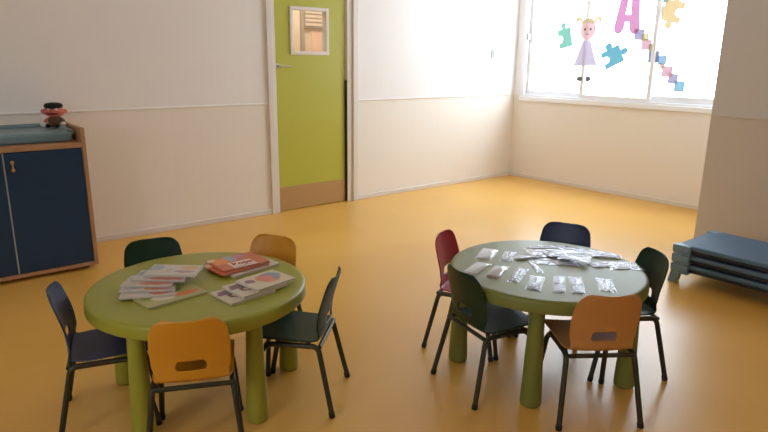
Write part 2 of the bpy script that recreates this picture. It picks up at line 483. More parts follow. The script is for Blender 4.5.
def puzzle_outline(s, sides, r=.19):
    h = s / 2; cs = [(-h, -h), (h, -h), (h, h), (-h, h)]; out = []
    for i, kind in enumerate(sides):
        ax, ay = cs[i]; bx, by = cs[(i + 1) % 4]
        dx, dy = (bx - ax) / s, (by - ay) / s; nx, ny = dy, -dx      # outward normal for ccw order
        out.append((ax, ay))
        if kind:
            R = r * s; mx, my = (ax + bx) / 2, (ay + by) / 2
            for k in range(15):
                t = radians(225 - 270 * k / 14)                      # from lower left, over the top, to lower right
                u, v = R * cos(t), R * (sin(t) + .75)
                out.append((mx + u * dx + kind * v * nx, my + u * dy + kind * v * ny))
    return out

PX_MID = XW + .008 + .010      # just inside the middle sash's pane
PX_OUT = XW + .045 + .010
TR = .12
def paper(name, rgb, tr=TR, pk=None):
    # lighter in the daylight that shines through it, so the sheet itself is a deeper pastel
    rgb = [v * .86 + 255 * .14 for v in rgb]
    f = [((v / 255) ** 2.2 / (pk or PK)) ** (1 / 2.2) * 255 for v in rgb]
    return paper_mat(name, f, tr)
PK = 1.75
pg = paper('green_paper', (132, 205, 180)); pb_ = paper('blue_paper', (104, 184, 206)); py_ = paper('yellow_paper', (250, 216, 152))
pp = paper('pink_card', (236, 152, 202)); plav = paper('lavender_paper', (212, 203, 232), .055, 1.15); pskin = paper('skin_pink_paper', (246, 208, 214), .055, 1.15)
phair = paper('blond_paper', (244, 226, 180), .055, 1.25); pgrey = paper('dark_grey_paper', (110, 116, 112), .08); pteal = paper('teal_paper', (150, 205, 215))

o = flat('puzzle_piece', [puzzle_outline(.185, (0, 0, 1, -1), .19)], pg, 4.11, 1.60, PX_OUT, rot=radians(14)); o.scale = (.9, 1.1, 1)
tag(o, 'green paper puzzle piece on the window left of the paper girl', 'paper cut-out', 'paper puzzle pieces on the window')
o = flat('puzzle_piece', [puzzle_outline(.18, (0, 1, 1, -1), .19)], pb_, 3.50, 1.40, PX_MID, rot=radians(26)); o.scale = (1.2, 1, 1)
tag(o, 'blue paper puzzle piece on the window right of the paper girl', 'paper cut-out', 'paper puzzle pieces on the window')
o = flat('puzzle_piece', [puzzle_outline(.19, (1, -1, 1, 1), .2)], py_, 2.945, 1.82, PX_OUT, rot=radians(-14))
tag(o, 'yellow paper puzzle piece at the top of the right window pane', 'paper cut-out', 'paper puzzle pieces on the window')
o = flat('puzzle_piece', [puzzle_outline(.15, (1, 0, 0, 1), .2)], pteal, 3.06, 2.02, PX_OUT + .0005, rot=radians(20))
tag(o, 'pale teal paper puzzle piece behind the top of the yellow one', 'paper cut-out', 'paper puzzle pieces on the window')

# letter A
def capsule_A():
    r, c, out = .056, .084, []
    for k in range(13): out.append((-c + r * cos(pi + pi * k / 12), r + r * sin(pi + pi * k / 12)))
    out += [(-.022, .115), (.022, .115)]
    for k in range(13): out.append((c + r * cos(pi + pi * k / 12), r + r * sin(pi + pi * k / 12)))
    for k in range(13): out.append((.085 * cos(pi * k / 12), .46 + .06 * sin(pi * k / 12)))
    return [out, [(-.028, .185), (.028, .185), (.008, .40), (-.008, .40)]]
o = flat('paper_letter', capsule_A(), pp, 3.378, 1.625, PX_MID, rot=radians(-2))
tag(o, 'pink paper letter A on the middle window pane', 'paper letter')

# girl
g = thing('paper_girl', 'paper girl with blond bunches and a lavender dress on the window', 'paper cut-out', (PX_OUT - .012, 3.80, 1.17))
g.rotation_mode = 'QUATERNION'; g.scale = (1.2, 1, 1)
g.rotation_quaternion = Matrix(((0, 0, -1), (-1, 0, 0), (0, 1, 0))).to_quaternion()
gx = .042
flat('dress', [[(-.036, .40), (.036, .40), (.05, .36), (.088, .23), (.122, .145), (-.125, .135), (-.088, .23), (-.05, .36)]], plav, .0, 0, gx, g)
flat('face', [ell(0, .505, .078, .105)], pskin, 0, 0, gx - .0005, g)
flat('hair', [ell(0, .54, .082, .085, 24, radians(15), radians(165), False) + [(-.03, .575), (.0, .59), (.03, .575)]], phair, 0, 0, gx + .0018, g)
for s in (-1, 1):
    flat('hair_bunch', [[(s * u, v) for u, v in [(.055, .60), (.07, .635), (.10, .645), (.125, .63), (.132, .60), (.128, .57), (.118, .56), (.11, .585), (.09, .60), (.07, .58)]]], phair, 0, 0, gx + .0005, g)
    flat('eye', [ell(s * .028, .512, .010, .013, 12)], pgrey, 0, 0, gx + .0022, g)
    flat('shoe', [ell(s * .045, .006, .030, .028, 16)], pgrey, 0, 0, gx, g)
flat('mouth', [ell(0, .462, .016, .006, 12)], pp, 0, 0, gx + .0022, g)

# the diagonal of little squares
sq = [(3.237, 1.615, 'lavender', (190, 178, 218), .105), (3.172, 1.590, 'pale yellow', (248, 232, 176), .07), (3.150, 1.520, 'pink', (244, 190, 206), .105),
      (3.090, 1.490, 'cream', (248, 226, 190), .07), (3.065, 1.405, 'violet blue', (150, 166, 210), .11), (2.99, 1.375, 'pale blue', (160, 196, 222), .085),
      (2.990, 1.318, 'peach', (248, 214, 186), .05), (2.93, 1.270, 'dusty pink', (238, 182, 192), .105), (2.866, 1.203, 'mauve', (188, 174, 212), .095),
      (2.795, 1.135, 'sky blue', (146, 200, 224), .10)]
for i, (y, z, n, rgb, s) in enumerate(sq):
    h = s / 2
    o = flat('paper_square', [[(-h, -h), (h, -h), (h, h), (-h, h)]], paper(n.replace(' ', '_') + '_square', rgb), y, z, (PX_OUT if i not in () else PX_MID) - .0018 * (i % 2) - (.033 if 3.02 < y < 3.10 or y > 3.085 else 0), rot=radians(random.uniform(-5, 5)))
    pos = 'topmost' if i == 0 else ('lowest' if i == len(sq) - 1 else None)
    lab = f'{n} paper square on the window, {pos} of the diagonal row' if pos else f'{n} paper square in the diagonal row, just below the {sq[i-1][2]} one'
    tag(o, lab, 'paper square', 'paper squares on the window')

# light switch
sw = thing('light_switch', 'small light switch on the wall near the window corner', 'light switch', (5.46, YB, 1.43))
obj('switch_plate', box(-.045, .045, -.009, 0, -.05, .05), M['switch'], sw, .003)
obj('rocker', box(-.026, .03, -.015, -.009, -.034, .034), M['switch'], sw, .003)

# ------------------------------------------------------------------ tables
def table(name, label, c, feet, m):
    t = thing(name, label, 'table', (c[0], c[1], 0), 0, 'round children tables')
    bm = bmesh.new()
    prof = [(0, .48), (.395, .48), (.404, .4795), (.410, .4765), (.4135, .472), (.4150, .466), (.4160, .450), (.4165, .435), (.4155, .430), (.411, .4275), (.402, .4275), (.396, .445), (0, .445)]
    add_lathe(bm, prof, 96)
    obj('tabletop', bm, m, t)
    for (x, y) in feet:
        bm = bmesh.new()
        add_lathe(bm, [(0, 0), (.034, 0), (.040, .004), (.0425, .012), (.0425, .03), (.040, .10), (.0355, .22), (.031, .34), (.0285, .4475), (0, .4475)], 32)
        obj('leg', bm, m, t, loc=(x - c[0], y - c[1], 0))
    return t
T1 = (.877, 2.208); T2 = (2.141, 1.488)
table('round_table', 'round green plastic table with picture books on it', T1, [(.560, 2.008), (.949, 1.901), (1.250, 2.176), (.645, 2.500)], M['table'])
table('round_table', 'round green plastic table covered with plastic packets', T2, [(1.862, 1.318), (1.905, 1.765), (2.297, 1.16), (2.338, 1.808)], M['table2'])

# ------------------------------------------------------------------ chairs
PROF = [(.182, .270), (.1805, .283), (.170, .2955), (.145, .3005), (.07, .2995), (-.01, .2945), (-.070, .2925), (-.100, .2955), (-.114, .306), (-.119, .330), (-.127, .40), (-.144, .465), (-.166, .535)]
def cr_curve(P, n):
    P = [Vector((a, b)) for a, b in P]; P = [2 * P[0] - P[1]] + P + [2 * P[-1] - P[-2]]; pts = []
    for i in range(1, len(P) - 2):
        for k in range(12):
            t = k / 12; a, b, c, d = P[i - 1:i + 3]
            pts.append(.5 * ((2 * b) + (c - a) * t + (2 * a - 5 * b + 4 * c - d) * t * t + (3 * b - a - 3 * c + d) * t ** 3))
    pts.append(P[-2])
    L = [0]
    for a, b in zip(pts, pts[1:]): L.append(L[-1] + (b - a).length)
    return pts, L
CP, CL = cr_curve(PROF, 0)
def at_len(s):
    for i in range(len(CL) - 1):
        if CL[i + 1] >= s or i == len(CL) - 2:
            t = (s - CL[i]) / (CL[i + 1] - CL[i]); return CP[i].lerp(CP[i + 1], t)
TOT = CL[-1]
BK = min(range(len(CP)), key=lambda i: (CP[i] - Vector((-.112, .303))).length); SB = CL[BK]    # where seat turns into back
def halfw(s):
    s = max(0., min(TOT, s)); w = .124
    keys = [(0, .130), (.06, .138), (SB - .07, .134), (SB, .119), (SB + .02, .119), (SB + .065, .127), (SB + .13, .128), (TOT, .116)]
    for (a, wa), (b, wb) in zip(keys, keys[1:]):
        if s <= b + 1e-9:
            t = (s - a) / (b - a); t = t * t * (3 - 2 * t); w = wa + (wb - wa) * t; break
    for d, r in ((s, .035), (TOT - s, .045)):
        if d < r: w = w - r + sqrt(max(0, r * r - (r - d) ** 2))
    return w
def shell_mesh(name, s0, s1, slot):
    ss = []
    n = 46
    for k in range(n + 1): ss.append(s0 + (s1 - s0) * k / n)
    for d in (.0006, .002, .0045, .008, .013, .02, .028, .036):
        if s0 == 0: ss.append(d)
        if s1 == TOT: ss.append(TOT - d)
    if slot: ss += [slot[0], slot[1], slot[0] + .004, slot[0] + .008, slot[1] - .004, slot[1] - .008]
    ss = sorted(set(round(v, 6) for v in ss))
    us = [-1, -.97, -.9, -.8, -.68, -.56, -.45, -.40, -.385, -.36, -.2, 0, .2, .36, .385, .40, .45, .56, .68, .8, .9, .97, 1]
    bm = bmesh.new(); grid = []
    for s in ss:
        p = at_len(s); w = halfw(s); row = []
        a, b = at_len(max(0, s - .002)), at_len(min(TOT, s + .002)); t = (b - a).normalized(); nrm = Vector((t.y, -t.x))  # in (y,z)
        if nrm.y < 0 and s < SB * .8: nrm = -nrm
        k = max(0, min(1, (s - SB + .02) / .06))
        for u in us:
            uu = u
            if slot and abs(u) < .56:       # trapezoid slot: narrower at the top
                g = max(0, min(1, (s - slot[0]) / (slot[1] - slot[0]))); uu = u * (1.03 - .16 * g * (1 - abs(u) / .56 * .2))
            y, z = p.x, p.y
            y += k * .020 * u * u                   # back wraps forward at its edges
            z += (1 - k) * .006 * u * u * (1 if s > .03 else s / .03)
            row.append(bm.verts.new((w * uu, y, z)))
        grid.append(row)
    for i in range(len(ss) - 1):
        sm = (ss[i] + ss[i + 1]) / 2
        for j in range(len(us) - 1):
            um = abs(us[j] + us[j + 1]) / 2
            if slot and slot[0] < sm < slot[1]:
                lim = .40
                if sm < slot[0] + .004 or sm > slot[1] - .004: lim = .36
                elif sm < slot[0] + .008 or sm > slot[1] - .008: lim = .385
                if um < lim: continue
            bm.faces.new((grid[i][j], grid[i][j + 1], grid[i + 1][j + 1], grid[i + 1][j]))
    return bm
SLOT = (SB + .040, SB + .078)

def leg_bm(sx, front):
    bm = bmesh.new()
    if front: pts = [(sx * .146, .168, .006), (sx * .126, .112, .278), (sx * .124, .012, .278)]
    else: pts = [(sx * .159, -.165, .006), (sx * .130, -.106, .281), (sx * .124, .012, .278)]
    add_tube(bm, fillet(pts, .05 if front else .026, 8), .0105, 12)
    return bm
def cap_bm(sx, front):
    bm = bmesh.new()
    a = Vector((sx * .146, .168, 0)) if front else Vector((sx * .159, -.165, 0))
    d = (Vector((sx * .126, .112, .278)) if front else Vector((sx * .130, -.106, .281))) - a
    d.normalize()
    add_tube(bm, [a + Vector((0, 0, .0)), a + d * .004, a + d * .022], [.0115, .0125, .0122], 12)
    zmin = min(v.co.z for v in bm.verts)
    for v in bm.verts: v.co.z -= zmin if v.co.z < .006 else 0
    return bm
CM = {}
def chair_meshes():
    CM['seat'] = mesh_of('seat', shell_mesh('seat', 0, SB, None))
    CM['backrest'] = mesh_of('backrest', shell_mesh('backrest', SB, TOT, SLOT))
    for f in (0, 1):
        for s in (-1, 1):
            CM['leg', s, f] = mesh_of('leg', leg_bm(s, f)); CM['cap', s, f] = mesh_of('foot_cap', cap_bm(s, f))
            CM['leg', s, f].materials.append(M['frame']); CM['cap', s, f].materials.append(M['cap'])
    bm = bmesh.new(); add_tube(bm, [(-.131, -.112, .279), (.131, -.112, .279)], .009, 12); CM['crossbar'] = mesh_of('crossbar', bm); CM['crossbar'].materials.append(M['frame'])
    bm = bmesh.new(); add_tube(bm, [(-.125, .10, .276), (.125, .10, .276)], .008, 12); CM['front_bar'] = mesh_of('crossbar', bm); CM['front_bar'].materials.append(M['frame'])
chair_meshes()
def chair(label, rear, d, m):
    L = math.hypot(*d); d = (d[0] / L, d[1] / L)
    c = (rear[0] + .165 * d[0], rear[1] + .165 * d[1], 0)
    t = thing('school_chair', label, 'chair', c, atan2(d[1], d[0]) - pi / 2, 'small school chairs around the two round tables')
    for n in ('seat', 'backrest'):
        me = CM[n].copy(); me.materials.append(m)
        o = obj(n, me, None, t)
        so = o.modifiers.new('thickness', 'SOLIDIFY'); so.thickness = .0055; so.offset = 0
    for f in (0, 1):
        for s in (-1, 1):
            l = obj('leg', CM['leg', s, f], None, t); obj('foot_cap', CM['cap', s, f], None, l)
    obj('crossbar', CM['crossbar'], None, t); obj('crossbar', CM['front_bar'], None, t)
    return t
CH = [
 ('dark navy chair at the left side of the book table', (0.368, 2.336), (0.954, -0.298), 'c_navy'),
 ('dark green chair behind the book table, nearest the navy cabinet', (0.877, 2.751), (-0.174, -0.985), 'c_green'),
 ('orange chair behind the book table, facing the viewer', (1.365, 2.452), (-0.883, -0.469), 'c_orange'),
 ('dark green chair at the right side of the book table, seen side-on', (1.293, 1.84), (-0.688, 0.726), 'c_green'),
 ('orange chair in front of the book table with its back to the viewer', (0.65, 1.762), (0.432, 0.902), 'c_orange'),
 ('crimson red chair at the packet table, the only red one', (2.011, 2.017), (0.396, -0.918), 'c_red'),
 ('dark green chair at the left front of the packet table', (1.686, 1.583), (0.976, -0.219), 'c_green'),
 ('dark navy chair behind the packet table', (2.671, 1.746), (-.923, -.386), 'c_navy'),
 ('dark green chair at the right side of the packet table, nearest the stacked cots', (2.570, 1.200), (-.820, .572), 'c_green'),
 ('tan orange chair in front of the packet table with its back to the viewer', (1.924, 1.043), (0.58, 0.815), 'c_tan'),
]
for l, r, d, m in CH: chair(l, r, d, M[m])

# ------------------------------------------------------------------ cabinet with changing mat
CX0, CX1, CY0, CY1 = .055, .967, 4.115, YB - .014
cab = thing('cabinet', 'navy blue two-door changing cabinet with beech edges against the wall', 'cabinet', ((CX0 + CX1) / 2, (CY0 + CY1) / 2, 0))
ox, oy = -(CX0 + CX1) / 2, -(CY0 + CY1) / 2
def cb(x0, x1, y0, y1, z0, z1):
    return box(x0 + ox, x1 + ox, y0 + oy, y1 + oy, z0, z1)
for x in (CX0, CX1 - .025):
    obj('side_panel', cb(x, x + .025, CY0, CY1, .025, .915), M['beech'], cab, .003)
obj('worktop', cb(CX0 + .025, CX1 - .025, CY0, CY1 - .02, .795, .825), M['beech'], cab, .002)
obj('back_panel', cb(CX0 + .025, CX1 - .025, CY1 - .02, CY1, .025, .90), M['beech'], cab, .002)
obj('bottom_panel', cb(CX0 + .025, CX1 - .025, CY0, CY1 - .02, .025, .048), M['beech'], cab, .002)
xm = .513
for (x0, x1, hx) in ((CX0 + .028, xm - .004, xm - .04), (xm + .004, CX1 - .028, xm + .04)):
    d = obj('door', cb(x0, x1, CY0 + .002, CY0 + .02, .052, .791), M['navy_lam'], cab, .002)
    bm = bmesh.new()
    for z in (.692, .738):
        add_ball(bm, (hx + ox, CY0 + oy - .022, z), (.011, .009, .011), 16)
        add_tube(bm, [(hx + ox, CY0 + oy + .003, z), (hx + ox, CY0 + oy - .022, z)], .005, 10)
    add_tube(bm, [(hx + ox, CY0 + oy - .022, .692), (hx + ox, CY0 + oy - .024, .715), (hx + ox, CY0 + oy - .022, .738)], [.007, .0045, .007], 10)
    h = obj('handle', bm, M['brass'], d); h['label'] = 'small brass pull handle'
gap = obj('center_post', cb(xm - .012, xm + .012, CY0 + .0205, CY1 - .02, .048, .795), M['beech'], cab)
eg = obj('door_edge_strip', cb(xm - .0035, xm + .0035, CY0 + .004, CY0 + .0205, .052, .791), M['switch'], cab); eg['label'] = 'pale edging strip between the two doors'
for x in (CX0 + .05, CX1 - .09):
    for y in (CY0 + .05, CY1 - .09):
        obj('foot', cb(x, x + .04, y, y + .04, 0, .025), M['rubber'], cab)

mt = thing('changing_mat', 'grey blue padded changing mat lying on the navy cabinet', 'changing mat', ((CX0 + CX1) / 2, 4.42, .825))
bm = bmesh.new()
mx0, mx1, my0, my1 = -.415, .405, -.22, .235
add_box(bm, mx0, mx1, my0, my1, 0, .062)
o = obj('pad', bm, M['mat_blue'], mt, .018)
bm = bmesh.new()
add_tube(bm, fillet([(mx0 + .01, my0 + .02, .056), (mx0 + .01, my1 - .03, .062), (mx1 - .01, my1 - .03, .062), (mx1 - .01, my0 + .02, .056)], .04), .022, 12)
obj('raised_edge', bm, M['mat_blue'], mt)

# soft toy
dl = thing('rag_doll', 'soft doll with salmon face and black cap sitting on the changing mat', 'soft toy', (.888, 4.515, .891), radians(-25))
bm = bmesh.new(); add_ball(bm, (0, 0, .038), (.042, .034, .042), 20); obj('body', bm, M['tartan'], dl)
bm = bmesh.new(); add_ball(bm, (0, 0, .100), (.068, .046, .036), 24)
add_ball(bm, (-.068, 0, .102), (.012, .01, .014), 12); add_ball(bm, (.068, 0, .102), (.012, .01, .014), 12)
add_ball(bm, (0, -.046, .106), (.011, .011, .010), 12); obj('head', bm, M['skin'], dl)
bm = bmesh.new(); add_lathe(bm, [(0, .122), (.046, .122), (.056, .130), (.056, .140), (.048, .152), (.03, .157), (0, .158)], 24); o = obj('cap', bm, M['dark'], dl); o['label'] = 'black cap'
for s in (-1, 1):
    bm = bmesh.new(); add_ball(bm, (s * .022, -.037, .115), (.011, .008, .010), 12); obj('eye', bm, M['plushwhite'], dl)
    bm = bmesh.new(); add_tube(bm, [(s * .03, 0, .055), (s * .052, -.012, .04), (s * .060, -.03, .022)], [.013, .012, .011], 10); obj('arm', bm, M['skin'] if s < 0 else M['tartan'], dl)
    bm = bmesh.new(); add_ball(bm, (s * .058 - .004, -.036, .018), (.020, .016, .018), 14); obj('hand', bm, M['plushwhite'], dl)
    bm = bmesh.new(); add_tube(bm, [(s * .018, -.02, .016), (s * .026, -.06, .014)], [.014, .012], 10); l = obj('leg', bm, M['tartan'], dl)
    bm = bmesh.new(); add_ball(bm, (s * .028, -.068, .014), (.014, .020, .014), 14); obj('shoe', bm, M['dark'], l)
bm = bmesh.new(); add_tube(bm, [(-.036, -.034, .094), (-.018, -.044, .088), (0, -.047, .086), (.018, -.044, .088), (.036, -.034, .094)], [.003, .006, .007, .006, .003], 10); obj('mouth', bm, M['mouth'], dl)

# ------------------------------------------------------------------ stacked cots
def cot(z, leg, label):
    X0, X1, Yn, Yf = 3.735, 4.245, .36, 1.66
    t = thing('stacking_cot', label, 'cot', ((X0 + X1) / 2, (Yn + Yf) / 2, z - leg), 0, 'stacked rest cots by the wall')
    w, l = (X1 - X0) / 2, (Yf - Yn) / 2; zt = leg
    bm = bmesh.new()
    c = .085
    ring = [(-w + .006, -l + c), (-w + c, -l + .01), (w - c, -l + .01), (w - .006, -l + c), (w - .006, l - c), (w - c, l - .01), (-w + c * .5, l - .01), (-w + .006, l - c)]
    top = [bm.verts.new((x, y, zt)) for x, y in ring]; bot = [bm.verts.new((x, y, zt - .028)) for x, y in ring]
    bm.faces.new(top); bm.faces.new(bot[::-1])
    for k in range(8): bm.faces.new((top[k], bot[k], bot[(k + 1) % 8], top[(k + 1) % 8]))
    obj('cot_sheet', bm, M['cot_fabric'], t, .008)
    for sx in (-1, 1):
        bm = bmesh.new(); add_tube(bm, [(sx * (w - .02), -l + .05, zt - .038), (sx * (w - .02), l - .05, zt - .038)], .012, 10)
        obj('side_rail', bm, M['cot_rail'], t)
        for sy in (-1, 1):
            bm = bmesh.new()
            x1 = sx * (w + .012); x0 = sx * (w - .05); y1 = sy * (l + .012); y0 = sy * (l - .095)
            xa, xb = sorted((x0, x1)); ya, yb = sorted((y0, y1))
            add_box(bm, xa, xb, ya, yb, zt - .046, zt - .002)
            # foot below the block, flaring outwards
            ym = sorted((sy * (l + .012), sy * (l - .05)))
            v = add_box(bm, xa + .006, xb - .006, ym[0] + .004, ym[1] - .004, 0, zt - .046)
            for q in v:
                if q.co.z < .001: q.co.y += sy * .014 * min(1, leg / .1); 
            # clip notch rib
            ya2, yb2 = sorted((sy * (l - .05), sy * (l - .10)))
            add_box(bm, xa + .01 if sx > 0 else xa - .006, xb + .006 if sx > 0 else xb - .01, ya2, yb2, zt - .060, zt - .046)
            obj('corner_foot', bm, M['cot_plastic'], t, .005)
    return t
cot(.130, .130, 'slate blue stacking cot at the bottom of the stack of three')
cot(.191, .0555, 'slate blue stacking cot in the middle of the stack of three')
cot(.252, .0555, 'slate blue stacking cot on top of the stack of three')

# ------------------------------------------------------------------ books
def book(label, c, w, h, ang, z, th, cover, text=None, name='picture_book', tilt=(0, 0), group='picture books on the round table'):
    """h runs along local x (reading direction), w along local y"""
    t = thing(name, label, 'book', (T1[0] + c[0], T1[1] + c[1], z), radians(ang - 90), group)
    t.rotation_euler = (radians(tilt[0]), radians(tilt[1]), radians(ang - 90))
    x0, x1, y0, y1 = -h / 2, h / 2, -w / 2, w / 2; ct = .0012
    bm = bmesh.new()
    add_box(bm, x0, x1, y0, y1, 0, ct); add_box(bm, x0, x1, y0, y1, th - ct, th); add_box(bm, x0, x0 + ct, y0, y1, ct, th - ct)
    obj('cover', bm, cover, t, smooth=False)
    obj('page_block', box(x0 + .0013, x1 - .003, y0 + .003, y1 - .003, ct + .0001, th - ct - .0001), M['pages'], t, smooth=False)
    return t
K = cover_mat
stk = 'picture books on the green table'
zt = .4803
# left heap
b6 = book('green-edged picture book lying at the bottom of the left heap, nearest the viewer', (-.142, -.075), .125, .232, 97, zt, .008,
          K('cover_olive', (182, 180, 118), [(-.02, .0, .05, .03, (226, 216, 196)), (.06, -.02, .05, .018, (214, 120, 70)), (.03, .035, .03, .015, (110, 130, 90)), (-.08, .03, .03, .02, (150, 160, 70))]))
b5 = book('lowest pale book of the fanned left heap', (-.202, -.008), .10, .19, 64, zt + .0085, .007, K('cover_pale_a', (214, 206, 196), [(.05, -.02, .04, .02, (196, 120, 90)), (-.03, .02, .04, .02, (160, 170, 180))]))
b4 = book('second pale book of the fanned left heap, counted from below', (-.187, .030), .105, .19, 58, zt + .016, .007, K('cover_pale_b', (206, 200, 194), [(.04, -.03, .05, .02, (198, 132, 110)), (-.05, .0, .03, .03, (150, 160, 176))]))
b3 = book('pale book with a red print in the middle of the fanned left heap', (-.168, .060), .11, .19, 52, zt + .0235, .007, K('cover_pale_c', (212, 202, 190), [(.03, -.03, .06, .018, (196, 126, 104)), (-.05, .03, .04, .02, (140, 156, 178))]))
b2 = book('pale book with a red band just under the top of the left heap', (-.117, .072), .11, .205, 50, zt + .031, .007, K('cover_pale_d', (204, 200, 196), [(.03, -.035, .07, .016, (190, 116, 96)), (-.07, .02, .03, .03, (140, 150, 170))]))
b1 = book('white picture book with blue and tan pictures on top of the left heap', (-.067, .082), .121, .201, 50, zt + .0385, .008,
          K('cover_white_blue', (214, 208, 196), [(-.075, .02, .03, .03, (150, 172, 184)), (.055, .025, .035, .02, (206, 176, 120)), (.05, -.02, .04, .012, (176, 140, 150)), (-.02, -.01, .015, .02, (190, 186, 176))]))
# right upper heap
c3 = book('cream picture book under the orange ones at the back right', (.236, .063), .165, .232, 99, zt, .009, K('cover_cream', (224, 214, 196), [(.0, -.07, .07, .012, (176, 170, 160))]))
c2 = book('orange picture book in the middle of the back right heap', (.196, .078), .165, .225, 97, zt + .0095, .007, K('cover_orange_b', (214, 108, 62), [(-.09, .06, .04, .02, (220, 190, 150))]))
c1 = book('orange picture book with the white title label on top of the back right heap', (.213, .094), .165, .215, 92, zt + .017, .007,
          K('cover_orange', (214, 112, 70), [(-.02, .045, .035, .035, (150, 160, 176)), (-.065, .03, .035, .04, (230, 140, 60)), (.03, .055, .03, .02, (190, 120, 150)), (-.09, .07, .02, .02, (226, 196, 170))]))
lb = obj('title_label', box(-.055, .05, -.080, -.005, .0071, .0078), M['label'], c1, smooth=False); lb['label'] = 'white title label with red lettering'
fc = bpy.data.curves.new('title', 'FONT'); fc.body = 'Ropa'; fc.size = .044; fc.extrude = .0002; fc.align_x = 'CENTER'; fc.offset = .0016
tmp = bpy.data.objects.new('title', fc); COL.objects.link(tmp)
me = bpy.data.meshes.new_from_object(tmp.evaluated_get(bpy.context.evaluated_depsgraph_get())); bpy.data.objects.remove(tmp); bpy.data.curves.remove(fc)
me.materials.clear()
obj('title_lettering', me, M['red_ink'], lb, loc=(0, -.047, .0081), smooth=False)
bm = bmesh.new()
for k in range(9): add_box(bm, -.045 + k * .010, -.038 + k * .010, -.070, -.065, .0079, .0081)
obj('small_print', bm, M['red_ink'], lb, smooth=False)
# right lower heap
swirl = [(-.055, .03, .04, .022, (120, 92, 112)), (-.045, -.01, .022, .022, (104, 70, 60)), (-.045, -.01, .012, .012, (200, 180, 160))]
d3 = book('cream book with a dark ring, lowest of the front right heap', (.085, -.208), .15, .192, 96, zt, .009, K('cover_ring_a', (216, 206, 184), swirl))
d2 = book('cream book with a dark ring in the middle of the front right heap', (.138, -.196), .15, .197, 97, zt + .0095, .009, K('cover_ring_b', (218, 208, 188), swirl))
d1 = book('cream book with a large pink and blue circle on top of the front right heap', (.192, -.188), .145, .18, 100, zt + .019, .009,
          K('cover_circle', (222, 212, 190), [(-.06, .02, .02, .02, (128, 100, 120)), (.018, .008, .052, .05, (214, 150, 90)), (.03, .014, .045, .042, (130, 146, 176)), (.01, .008, .032, .036, (214, 130, 120))]))

# ------------------------------------------------------------------ plastic packets on the other table
def pillow(L, Wd, th, wob, nx=14, ny=8, seed=0):
    """closed thin bag, long axis x, slightly puffed and creased"""
    rnd = random.Random(seed); bm = bmesh.new(); T, B = [], []
    ph = [rnd.uniform(0, 6) for _ in range(6)]
    for i in range(nx + 1):
        u = i / nx * 2 - 1; rt, rb = [], []
        for j in range(ny + 1):
            v = j / ny * 2 - 1
            e = (1 - abs(u) ** 4) * (1 - abs(v) ** 4)
            z = th * (.12 + .88 * e) + wob * e * (sin(7 * u + ph[0] + 2 * v) * .5 + sin(5 * v + ph[1] - 3 * u) * .5)
            x = u * L / 2 + wob * .6 * sin(4 * v + ph[2]) * abs(u); y = v * Wd / 2 + wob * .6 * sin(4 * u + ph[3]) * abs(v)
            rt.append(bm.verts.new((x, y, max(z, .0006)))); rb.append(bm.verts.new((x, y, 0)))
        T.append(rt); B.append(rb)
    for i in range(nx):
        for j in range(ny):
            bm.faces.new((T[i][j], T[i + 1][j], T[i + 1][j + 1], T[i][j + 1]))
            bm.faces.new((B[i][j], B[i][j + 1], B[i + 1][j + 1], B[i + 1][j]))
    for i in range(nx):
        bm.faces.new((T[i][0], B[i][0], B[i + 1][0], T[i + 1][0])); bm.faces.new((T[i][ny], T[i + 1][ny], B[i + 1][ny], B[i][ny]))
    for j in range(ny):
        bm.faces.new((T[0][j], T[0][j + 1], B[0][j + 1], B[0][j])); bm.faces.new((T[nx][j], B[nx][j], B[nx][j + 1], T[nx][j + 1]))
    return bm
def packet(label, c, L, Wd, ang, style, z=.4803, th=.007, wob=.001, seed=0, group='plastic packets laid out on the round table', tilt=0.):
    """ang: direction of the long axis, pointing away from the viewer"""
    t = thing('plastic_packet', label, 'packet', (T2[0] + c[0], T2[1] + c[1], z), radians(ang), group)
    if tilt: t.rotation_euler = (0, radians(tilt), radians(ang))
    if style == 'white':
        obj('sleeve', pillow(L, Wd, th, wob * .4, seed=seed), M['film'], t)
        obj('card', box(-L * .36, L * .46, -Wd * .42, Wd * .42, .001, th * .42), M['card'], t, smooth=False)
        o = obj('printed_card', box(-L * .45, -L * .37, -Wd * .38, Wd * .3, .001, th * .22), M['cards_red'], t, smooth=False); o['label'] = 'small card with reddish print'
    elif style == 'grey':
        obj('sleeve', pillow(L, Wd, th, wob, seed=seed), M['film_shiny'], t)
        o = obj('printed_card', box(-L * .44, -L * .05, -Wd * .4, Wd * .4, .001, th * .3), M['card_dark'], t, smooth=False); o['label'] = 'grey printed card'
        obj('card', box(L * .03, L * .40, -Wd * .32, Wd * .32, .001, th * .25), M['card_print'], t, smooth=False)
    else:
        obj('sleeve', pillow(L, Wd, th * .7, wob, 18, 12, seed), M['film_haze'] if style == 'haze' else M['film_shiny'], t)
        obj('printed_sheet', box(-L * .44, L * .44, -Wd * .42, Wd * .42, .0006, th * .2), M['card_print'], t, smooth=False)
    return t
packet('white card packet at the back of the left column of packets', (-.076, .275), .185, .074, 29, 'white', seed=1)
packet('small greyish packet beside the rear white card packet', (-.021, .193), .16, .055, 31, 'grey', seed=2)
packet('white card packet nearest the left front green chair', (-.262, .167), .185, .072, 19, 'white', seed=3)
packet('thick whitish packet right of the one nearest the left front chair', (-.228, .085), .175, .062, 25, 'white', seed=4, th=.012)
packet('shiny slim packet with a dark lower end, left of centre front', (-.185, .005), .19, .048, 25, 'grey', seed=5)
packet('broad shiny packet with dark pieces at its near end, front centre', (-.206, -.098), .18, .063, 31, 'grey', seed=6, th=.010)
packet('left one of the two tall shiny packets side by side at the front', (-.141, -.165), .21, .049, 35, 'grey', seed=7, th=.009)
packet('right one of the two tall shiny packets side by side at the front', (-.095, -.215), .205, .056, 38, 'grey', seed=8, th=.009)
